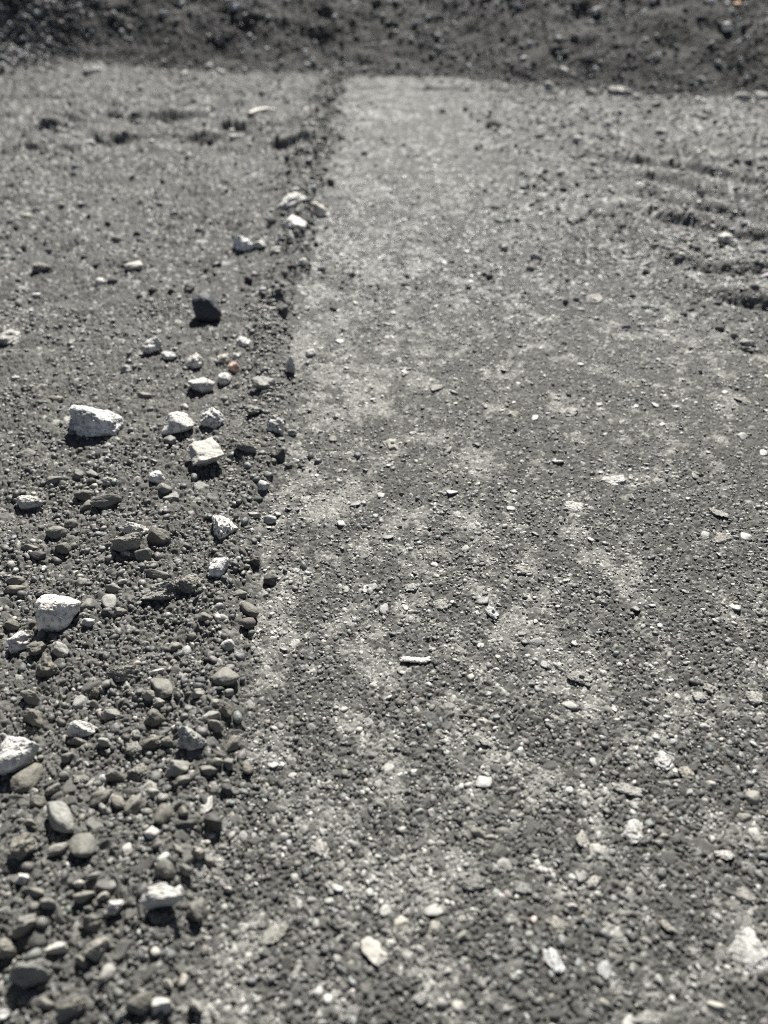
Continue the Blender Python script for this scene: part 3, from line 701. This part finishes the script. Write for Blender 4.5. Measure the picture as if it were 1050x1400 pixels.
def make_stone(i, e):
    px, py, w, h, shp, tone, yaw, label, ref = e
    g = np.random.default_rng(4000 + i)
    lift = 0.0
    x, y, t = on_ground(px, py + h * .25)
    dep = math.atan2(H - top(x, y)[0], y)
    ks = .95 if max(w, h) > 42 else 1.0
    W = w * t / FPX * ks
    hh = h * t / FPX * ks
    onbank = bank_d(np.array([x]), np.array([y]))[0] > .05
    sd = max(math.sin(dep), .3 if not onbank else .5)
    if yaw is None:
        yaw = g.uniform(-40, 40)
    steep = abs(yaw) > 45
    # footprint length / breadth from the pixel box, then the height
    if steep:
        Lx, Ly = hh / sd * .80, W
    elif abs(yaw) > 30 and shp in ('oval', 'flat', 'chip'):
        Lx, Ly = math.hypot(W, hh / sd) * .80, min(W, hh / sd) * .62
    else:
        Lx, Ly = W, min(hh / sd * .62, W * .95)
    kz = {'oval': .62, 'flat': .34, 'slab': .5, 'chip': .16, 'clod': .42, 'wedge': .62, 'spike': 1.5, 'blue': 1.05, 'cube': .95}.get(shp, .80)
    cz = max(math.cos(dep), .35)
    want = math.sqrt(max((hh) ** 2 - (min(Ly, Lx) * sd * .8) ** 2, (.25 * hh) ** 2)) / cz
    Lz = min(max(want * 1.0, kz * .6 * min(Lx, Ly)), kz * 1.25 * min(Lx, W))
    if onbank:
        Lx, Ly, Lz = W * .9, W * .7, min(hh, W * .62)
    if shp == 'spike':
        Ly, Lz = W, hh / cz * .9
    if shp == 'chip':
        Ly = Ly * 1.5 if not steep and abs(yaw) <= 30 else Ly
        Lz = .34 * min(Lx, Ly)
    big = max(w, h)
    sub = 6 if big >= 40 else 5 if big >= 17 else 3
    V, Fc = ICO[sub]
    sd_ = 300 + 7 * i
    mat = M_SMOOTH
    if shp == 'rough':
        P = shape_dirs(V, 15, 10, sd_, .36, 1.9, .62, 1.08)
        P = P * (1 + .05 * fbm3(V, 7.0, sd_ + 40, 4, .6))[:, None]
        mat = M_WHITE if tone in ('white', 'bright', 'pale', 'lilac') else M_SMOOTH
    elif shp == 'speck':
        P = shape_dirs(V, 9, 11, sd_, .30, 2.2, .68, 1.05)
        mat = M_SPECK
    elif shp in ('round', 'blue'):
        P = shape_dirs(V, 16, 7, sd_, .14, 1.3, .84, 1.12)
    elif shp == 'oval':
        P = shape_dirs(V, 16, 8, sd_, .16, 1.3, .80, 1.15)
    elif shp == 'flat':
        P = shape_dirs(V, 9, 9, sd_, .18, 1.6, .7, 1.1)
    elif shp == 'wedge':
        P = shape_dirs(V, 10, 10, sd_, .22, 1.6, .68, 1.05, cut=[((.55, -.1, .75), .50), ((-.75, -.2, .55), .62), ((0, -.9, .5), .66)])
    elif shp == 'block':
        P = shape_dirs(V, 13, 10, sd_, .20, 1.5, .7, 1.08)
        P = P * (1 + .03 * fbm3(V, 6.0, sd_ + 40, 4, .6))[:, None]
    elif shp == 'cube':
        P = shape_dirs(V, 0, 24, sd_, .08, 2)
    elif shp == 'slab':
        P = shape_dirs(V, 8, 22, sd_, .26, 2.0, .68, 1.0, cut=[((.1, -.15, 1), .50), ((.2, -1, -.45), .52)])
    elif shp == 'spike':
        P = shape_dirs(V, 9, 20, sd_, .2, 2.0, .65, 1.0)
    elif shp == 'chip':
        P = shape_dirs(V, 9, 12, sd_, .42, 2.2, .62, 1.0)
    elif shp == 'clod':
        P = shape_dirs(V, 8, 10, sd_, .34, 1.8, .72, 1.05)
        N = V * 5.2
        P = P * (1 + .16 * np.abs(fbm3(N, 1.0, sd_ + 3, 2)) * 2 + .05 * fbm3(N, 2.3, sd_ + 9, 3))[:, None]
    if tone in ('white', 'bright', 'pink') and shp in ('wedge', 'block', 'round', 'cube', 'spike', 'oval', 'slab', 'flat'):
        mat = M_WHITE
    if shp == 'clod':
        mat = M_CLOD
    if shp == 'chip':
        mat = M_CHIP
    P = P * np.array([Lx, Ly, Lz]) / 2
    if label and ('pit' in label or 'hole' in label) and shp == 'chip':
        q = np.exp(-((P[:, 0] / Lx - .06) ** 2 + (P[:, 1] / Ly + .02) ** 2) / .009)
        P[:, 2] -= np.where(P[:, 2] > 0, 1, 0) * q * Lz * 1.3
    a = math.radians(yaw)
    if not steep:
        tilt = g.normal(0, .09)
        c, s_ = math.cos(tilt), math.sin(tilt)
        P = P @ np.array([[1, 0, 0], [0, c, -s_], [0, s_, c]])
    c, s_ = math.cos(a), math.sin(a)
    P = P @ np.array([[c, s_, 0], [-s_, c, 0], [0, 0, 1]])
    ontrack = edge_d(np.array([x]), np.array([y]))[0] < -.015 and py > 480
    emb = {'chip': .62, 'clod': .30}.get(shp, .48 if ontrack and shp == 'slab' else .68 if ontrack and px > 450 else .40 if onbank else .20 if tone in ('blue', 'pink') else .26 if tone in ('white', 'bright') or big > 40 else .30)
    lo = P[:, 2].min()
    hi = P[:, 2].max()
    zoff = -lo - emb * (hi - lo) + .0016
    if shp == 'chip':
        zoff = -hi + .0048 + .10 * (hi - lo)
    P[:, 2] += zoff
    # put the middle of the visible body on its pixel
    zc = max(P[:, 2].max(), .001) * .5
    x, y, t = on_ground(px, py, zc if not onbank else 0.0)
    z = top(x, y)[0]
    nm = 'stone' if big >= 24 else 'pebble'
    if shp == 'chip':
        nm = 'stone_flake'
    if shp == 'clod':
        nm = 'gravel_clod'
    o = mesh_np(nm, P, Fc, mat, True)
    o.location = (x, y, z)
    cr = np.array(TONE[tone]) * (g.uniform(.9, 1.1)) * (1.35 if ontrack and tone in ('grey', 'light') else 1)
    if shp == 'chip':
        cr = cr * (.78 if tone != 'bright' else .62)
    cr = cr * (1 + .018 * g.normal() * np.array([1, .15, -1]))
    o.color = (*np.clip(cr, 0, .85), 1)
    o['category'] = nm.replace('_', ' ').replace('gravel ', '')
    if ref is None and label is None or True:
        o['group'] = {'stone': 'stones lying on the gravel', 'pebble': 'pebbles lying on the gravel', 'stone_flake': 'stone flakes pressed into the track',
                      'gravel_clod': 'clods of cemented gravel'}[nm]
    FOOTPRINTS.append((x, y, max(Lx, Ly) / 2 * (.80 if shp == 'chip' else 1) * (.8 if min(Lx, Ly) > .6 * max(Lx, Ly) else .62)))
    return o


FOOTPRINTS = []
STONES = [make_stone(i, e) for i, e in enumerate(ST)]

LAND = [(e[0], e[1], e[8]) for e in ST if e[8]] + [(567, 905, 'wooden splinter'), (348, 157, 'dry stalk')]
ORD = ['nearest', 'second nearest', 'third nearest', 'fourth nearest', 'fifth nearest', 'sixth nearest', 'seventh nearest', 'eighth nearest']
pend = {}
for e, o in zip(ST, STONES):
    if e[7]:
        o['label'] = e[7]
        continue
    x, y = e[0], e[1]
    lx, ly, ref = min(LAND, key=lambda q: (q[0] - x) ** 2 + (1.4 * (q[1] - y)) ** 2)
    dx, dy = x - lx, y - ly
    side = ('right of' if dx > 0 else 'left of') if abs(dx) > abs(dy) * 1.1 else ('in front of' if dy > 0 else 'behind')
    noun = o['category']
    body = f"{TONEWORD[e[5]]} {SHAPEWORD.get(e[4], e[4])} {noun}"
    if e[4] == 'chip' and noun == 'stone flake':
        body = f"{TONEWORD[e[5]]} crushed {noun}"
    pend.setdefault((body, side, ref), []).append((math.hypot(dx, dy), o))
for (body, side, ref), lst in pend.items():
    lst.sort(key=lambda q: q[0])
    for n, (dd, o) in enumerate(lst):
        size = 'small ' if o['category'] == 'pebble' and 'small' not in body else ''
        o['label'] = f"{body}, {side} the {ref}" if len(lst) == 1 else f"{body}, {ORD[n]} one {side} the {ref}"


def splinter():
    import bmesh
    x, y, t = on_ground(567, 906)
    L, Wd, Th = 38 * t / FPX, .0052, .0032
    n = 24
    bm = bmesh.new()
    rings = []
    g = np.random.default_rng(5)
    for i in range(n + 1):
        f = i / n
        sx = (f - .5) * L
        k = min(1, .55 + f * 8, .45 + (1 - f) * 7)
        j = .00022 * g.normal(size=8)
        prof = [(-.5, -.4), (-.2, -.5), (.3, -.5), (.5, -.2), (.48, .35), (.15, .5), (-.25, .42), (-.5, .2)]
        rings.append([bm.verts.new((sx + (.0012 * g.normal() if i in (0, n) else 0), a * Wd * k + j[q] + .0003 * math.sin(f * 7), b * Th * k + j[(q + 3) % 8] * .6)) for q, (a, b) in enumerate(prof)])
    for i in range(n):
        for q in range(8):
            bm.faces.new((rings[i][q], rings[i + 1][q], rings[i + 1][(q + 1) % 8], rings[i][(q + 1) % 8]))
    bm.faces.new(rings[0][::-1])
    bm.faces.new(rings[-1])
    bmesh.ops.recalc_face_normals(bm, faces=bm.faces)
    me = bpy.data.meshes.new('wood_splinter')
    bm.to_mesh(me)
    bm.free()
    m, t_, b = nt('weathered_wood')
    tc = t_.nodes.new('ShaderNodeTexCoord')
    mp = t_.nodes.new('ShaderNodeMapping')
    mp.inputs['Scale'].default_value = (90, 1400, 1400)
    nz = t_.nodes.new('ShaderNodeTexNoise')
    nz.inputs['Scale'].default_value = 1
    t_.links.new(tc.outputs['Object'], mp.inputs[0])
    t_.links.new(mp.outputs[0], nz.inputs['Vector'])
    cr = t_.nodes.new('ShaderNodeValToRGB')
    cr.color_ramp.elements[0].position, cr.color_ramp.elements[1].position = .3, .65
    cr.color_ramp.elements[0].color, cr.color_ramp.elements[1].color = (.26, .24, .20, 1), (.60, .575, .51, 1)
    t_.links.new(nz.outputs[0], cr.inputs[0])
    t_.links.new(cr.outputs[0], b.inputs['Base Color'])
    b.inputs['Roughness'].default_value = .7
    add_bump(t_, b, nz.outputs[0], .0003)
    me.materials.append(m)
    o = bpy.data.objects.new('wood_splinter', me)
    col.objects.link(o)
    z = top(x, y)[0]
    o.location = (x, y, z + .0046)
    o.rotation_euler = (0, math.radians(2), math.radians(-2))
    o['label'] = 'short bleached wood splinter lying across the middle of the gravel track'
    o['category'] = 'splinter'
    FOOTPRINTS.append((x, y, L * .45))
    return m


def stalk(name, pts, r, mat, label, lift=.006):
    """thin bent dry stalk through photo points, a tapered tube"""
    P = []
    for a, b in pts:
        x, y, t = on_ground(a, b)
        P.append((x, y, top(x, y)[0] + lift))
    P = np.array(P)
    tt = np.linspace(0, len(P) - 1, 26)
    C = np.stack([np.interp(tt, np.arange(len(P)), P[:, k]) for k in range(3)], 1)
    for _ in range(4):
        C[1:-1] = (C[:-2] + 2 * C[1:-1] + C[2:]) / 4
    o0 = C.mean(0)
    C = C - o0
    d = np.gradient(C, axis=0)
    d /= np.linalg.norm(d, axis=1)[:, None]
    u = np.cross(d, [0, 0, 1.0])
    u /= np.linalg.norm(u, axis=1)[:, None]
    v = np.cross(u, d)
    V = []
    n = 8
    for i in range(26):
        k = r * (0.25 + .75 * math.sin(math.pi * min(1, .1 + .85 * i / 25)) ** .6)
        for q in range(n):
            an = 2 * math.pi * q / n
            V.append(C[i] + k * (math.cos(an) * u[i] + .6 * math.sin(an) * v[i]))
    Fc = [[i * n + q, i * n + (q + 1) % n, (i + 1) * n + (q + 1) % n, (i + 1) * n + q] for i in range(25) for q in range(n)]
    o = mesh_np(name, np.array(V), np.array(Fc), mat, True)
    o.location = o0
    o['label'] = label
    o['category'] = 'stalk'


WOOD = splinter()
stalk('dry_stalk', [(341, 160), (352, 156), (364, 154), (378, 156)], .009, WOOD, 'pale curved dry stalk lying far back, left of the smooth track', .012)
M_TWIG = stone_material('dark_twig_bark', 500, .0005)
stalk('twig', [(628, 980), (640, 981), (650, 983), (660, 985)], .0011, M_TWIG, 'thin dark twig in front of the wooden splinter', .003)
bpy.data.objects['twig'].color = (.10, .092, .075, 1)


# ------------------------------------------------------------------ loose gravel (past counting)
PROTO = []
for s in range(14):
    PROTO.append((random.choice([6, 8, 12]), s))


def gravel(name, pts, diam, tint, sub, flatness=(.5, .85), embed=.25, label=None, protos=14, p=7, lo=.75, mat=None):
    V0, F0 = ICO[sub]
    n = len(pts)
    shapes = [shape_dirs(V0, 9, p, 900 + k, .18, 1.4, lo, 1.15) for k in range(protos)]
    pick = rng.integers(0, protos, n)
    S = np.array(shapes)[pick]                                 # n x v x 3
    sc = np.c_[np.ones(n), rng.uniform(.6, .95, n), rng.uniform(*flatness, n)] * (diam / 2)[:, None]
    S = S * sc[:, None, :]
    yaw = rng.uniform(0, 6.283, n)
    tx, ty = rng.normal(0, .28, n), rng.normal(0, .28, n)

    def rot(S, a, i, j):
        c, s_ = np.cos(a)[:, None], np.sin(a)[:, None]
        A, B = S[:, :, i] * c - S[:, :, j] * s_, S[:, :, i] * s_ + S[:, :, j] * c
        S[:, :, i], S[:, :, j] = A, B
    rot(S, tx, 1, 2)
    rot(S, ty, 0, 2)
    rot(S, yaw, 0, 1)
    z = macro(pts[:, 0], pts[:, 1])
    S[:, :, 0] += pts[:, 0:1]
    S[:, :, 1] += pts[:, 1:2]
    S[:, :, 2] += (z + sc[:, 2] * (1 - 2 * embed) + pts[:, 2])[:, None]
    nv = len(V0)
    Fc = (F0[None] + (np.arange(n) * nv)[:, None, None]).reshape(-1, 3)
    o = mesh_np(name, S.reshape(-1, 3), Fc, mat or M_GRAVEL, True, {'tint': np.repeat(tint, nv, 0)})
    o['kind'] = 'stuff'
    o['label'] = label
    return o


def sizes(n, lo, hi, k=2.4):
    u = rng.random(n)
    return lo * (1 - u * (1 - (lo / hi) ** k)) ** (-1 / k)


def greys(n, a=.10, b=.19, pale=.04, far=0.0):
    g = .72 * (a + (b - a) * rng.random(n) ** 1.3)
    g = np.where(rng.random(n) < pale, rng.uniform(.18, .38, n), g)
    return g[:, None] * (WARM * (1 - far) + far) * (1 + .045 * rng.normal(size=(n, 3)) * np.array([1.1, .3, 1.1]))  # far cools the grain colour to imitate the reflected sky


BIG = np.array(FOOTPRINTS) if FOOTPRINTS else np.zeros((0, 3))


def clear(P, diam, k=.85):
    keep = np.ones(len(P), bool)
    for x, y, r in BIG:
        keep &= (P[:, 0] - x) ** 2 + (P[:, 1] - y) ** 2 > (r * k + diam * .3) ** 2
    return keep


def scatter(n, y0, y1, side, dens):
    """random points of the view's trapezoid (and a margin) kept by dens(x, y)"""
    y = np.sqrt(rng.uniform(y0 ** 2 + .2, y1 ** 2 + .2, n) - .2) if y0 > 0 else rng.uniform(y0, y1, n)
    w = (y * CP + H * SP) * 1.0
    x = rng.uniform(-1, 1, n) * w
    k = rng.random(n) < dens(x, y)
    return x[k], y[k]


def loose(x, y):
    d = edge_d(x, y)
    m = smooth(d / .03 + .25)
    strip = np.exp(-((d - .03) / .05) ** 2)
    patch = np.clip(.62 + 1.1 * fbm(x, y, .07, 61, 3), .12, 1)
    near = smooth((1.15 - y) / .5)
    m = np.maximum(m, .16 * np.exp(-np.maximum(-d, 0) / .05))
    return m * (patch * (.32 + .68 * near) + .85 * strip * (1 - .45 * near))


x, y = scatter(118800, .05, 1.35, 0, loose)
dm = sizes(len(x), .0030, .0125, 2.3)
P = np.c_[x, y, np.abs(rng.normal(0, .0010, len(x)))]
k = clear(P, dm)
P, dm = P[k], dm[k]
print('loose', len(P))
gravel('loose_gravel', P, dm, greys(len(P), .075, .20, .045), 2, label='loose rounded grey gravel along the left of the track')

x, y = scatter(81000, .05, 3.6, 0, lambda x, y: .75 * np.exp(-((edge_d(x, y) - .018 - .02 * smooth((y - 1) / 1.5)) / (.018 + .018 * smooth((y - 1) / 1.5))) ** 2) * np.clip(.6 + 1.6 * fbm(x, y, .08, 92, 2), .05, 1))
dm = sizes(len(x), .0055, .017, 2.2) * (1 + .4 * smooth((y - 1) / 1.5))
P = np.c_[x, y, np.abs(rng.normal(0, .002, len(x)))]
k = clear(P, dm) & (bank_d(P[:, 0], P[:, 1]) < .0)
P, dm = P[k], dm[k]
print('edge', len(P))
gravel('edge_gravel', P, dm, greys(len(P), .07, .17, .05), 2, (.5, .9), .22, 'low crumbly ridge of gravel along the edge of the track', p=10, lo=.62, mat=M_FAR)

x, y = scatter(81000, 1.3, 3.9, 0, loose)
dm = sizes(len(x), .006, .024, 2.3)
P = np.c_[x, y, np.zeros(len(x))]
k = clear(P, dm)
P, dm = P[k], dm[k]
k = bank_d(P[:, 0], P[:, 1]) < .03
P, dm = P[k], dm[k]
print('far loose', len(P))
gravel('far_loose_gravel', P, dm, greys(len(P), .06, .24, .18, .5), 2, label='loose grey gravel beyond the white rocks, left of the track', p=11, lo=.6, mat=M_FAR)


def tr(x, y):
    d = edge_d(x, y)
    m = 1 - smooth(d / .03 + .6)
    return m * np.clip(.85 + .8 * fbm(x, y, .05, 65, 3) - .25 * (dust(x, y) - .1), .35, 1) * (.30 + .70 * smooth((1.0 - y) / .5)) * smooth((2.3 - y) / .9)


x, y = scatter(580500, .03, 2.3, 0, tr)
dm = sizes(len(x), .0023, .0085, 2.5) * (1 + .12 * smooth((.6 - y) / .4) + .5 * smooth((y - 1.0) / 1.0))
P = np.c_[x, y, .0007 + .0006 * rng.random(len(x))]
k = clear(P, dm)
P, dm = P[k], dm[k]
print('track', len(P))
tn = greys(len(P), .055, .23, .08)
pd = smooth((dust(P[:, 0], P[:, 1]) + .7 * fbm(P[:, 0], P[:, 1], .011, 55, 3) - .22) / .45)[:, None]
tn = tn * (1 - .62 * pd) + pd * (.05 + .27 * rng.random((len(P), 1))) * WARM
gravel('track_gravel', P, dm, tn, 2, (.36, .7), .42, 'small gravel pressed into the compacted track', p=13, lo=.58)


x, y = scatter(4860, .05, 2.4, 0, lambda x, y: (1 - smooth(edge_d(x, y) / .03 + .9)) * np.clip(.35 + .8 * dust(x, y), .1, 1))
dm = sizes(len(x), .007, .017, 2.4)
P = np.c_[x, y, .0019 * np.ones(len(x))]
k = clear(P, dm, 1.0)
P, dm = P[k], dm[k]
gravel('pressed_pale_gravel', P, dm, rng.uniform(.11, .30, (len(P), 1)) * WARM, 3, (.16, .3), .42, 'pale flat gravel crushed flush into the track', p=12, lo=.6)


def ftr(x, y):
    d = edge_d(x, y)
    m = 1 - smooth(d / .03 + .6)
    return m * smooth((y - 1.05) / .5) * (bank_d(x, y) < .0) * np.clip(.30 + .65 * smooth((x - .2) / .25) + .9 * fbm(x, y, .16, 66, 3) - .5 * np.exp(-((d + .25) / .2) ** 2), .02, 1)


x, y = scatter(35100, .9, 3.8, 0, ftr)
dm = sizes(len(x), .007, .024, 2.5)
P = np.c_[x, y, np.zeros(len(x))]
k = clear(P, dm)
P, dm = P[k], dm[k]
print('far track', len(P))
gravel('far_track_gravel', P, dm, greys(len(P), .06, .21, .24, .5), 2, (.45, .85), .28, 'pale and grey gravel scattered over the far part of the track', p=11, lo=.6, mat=M_FAR)

def bk(x, y):
    b = bank_d(x, y)
    m = smooth(b / .05 + .8)
    foot = np.exp(-((b - .02) / .07) ** 2)
    return np.clip(m * (.28 + .5 * fbm(x, y, .2, 71, 3)) + .55 * foot * smooth(.3 + 1.4 * np.abs(x + .1)) + heap_mask(x, y) * .9, 0, 1)


x, y = scatter(175500, 2.7, 5.0, 0, bk)
hm = heap_mask(x, y)
dm = sizes(len(x), .0065, .022, 2.6) * (1 + .6 * hm)
P = np.c_[x, y, np.abs(rng.normal(0, .008, len(x))) * hm]
tint = .95 * greys(len(x), .03, .20, .13, .7) * (1 + .35 * hm)[:, None]
print('bank', len(P))
gravel('bank_gravel', P, dm, tint, 1, (.5, .9), .25, 'dark coarse gravel covering the bank behind the track', p=10, lo=.6, mat=M_FAR)

x, y = scatter(7020, 2.9, 4.9, 0, lambda x, y: (bank_d(x, y) > .03) * np.clip(.45 + .9 * fbm(x, y, .25, 95, 2), .05, 1))
dm = sizes(len(x), .012, .034, 2.2)
P = np.c_[x, y, np.zeros(len(x))]
k = clear(P, dm)
P, dm = P[k], dm[k]
gravel('pale_bank_gravel', P, dm, rng.uniform(.10, .50, (len(P), 1)) ** 1.15 * np.array([1, 1, .98]), 2, (.5, .9), .2, 'paler stones flecking the dark bank behind the track', p=11, lo=.6, mat=M_FAR)

# ------------------------------------------------------------------ light
AZ, EL = math.radians(9), math.radians(45)
s = Vector((math.sin(AZ) * math.cos(EL), math.cos(AZ) * math.cos(EL), math.sin(EL)))
sun = bpy.data.lights.new('sun', 'SUN')
sun.energy = 5.0
sun.angle = math.radians(.53)
sun.color = (1, .975, .925)
so = bpy.data.objects.new('sun', sun)
so.rotation_euler = s.to_track_quat('Z', 'Y').to_euler()
so.location = s * 20
col.objects.link(so)

w = bpy.data.worlds.new('World')
scene.world = w
w.use_nodes = True
t = w.node_tree
bg = t.nodes['Background']
sky = t.nodes.new('ShaderNodeTexSky')
sky.sky_type = 'NISHITA'
sky.sun_disc = False
sky.sun_elevation = EL
sky.sun_rotation = AZ
sky.air_density = .45
sky.dust_density = .3
sky.altitude = 1500
hs = t.nodes.new('ShaderNodeHueSaturation')          # thin white haze greys the sky
hs.inputs['Saturation'].default_value = .6
t.links.new(sky.outputs[0], hs.inputs['Color'])
t.links.new(hs.outputs[0], bg.inputs[0])
bg.inputs[1].default_value = .05

# ------------------------------------------------------------------ camera
cam = bpy.data.cameras.new('camera')
cam.sensor_fit = 'VERTICAL'
cam.sensor_height = 36
cam.lens = FPX / 1400 * 36
cam.clip_start = .01
cam.clip_end = 500
cam.dof.use_dof = True
cam.dof.focus_distance = flat(525, 800)[2]
cam.dof.aperture_fstop = 3.4
co = bpy.data.objects.new('camera', cam)
co.location = (0, 0, H)
co.rotation_euler = (math.pi / 2 - PITCH, 0, 0)
col.objects.link(co)
scene.camera = co

scene.view_settings.view_transform = 'Standard'
scene.view_settings.look = 'None'
scene.view_settings.exposure = 1.37
scene.view_settings.gamma = 1
scene.cycles.use_denoising = False
scene.cycles.filter_width = 1.0
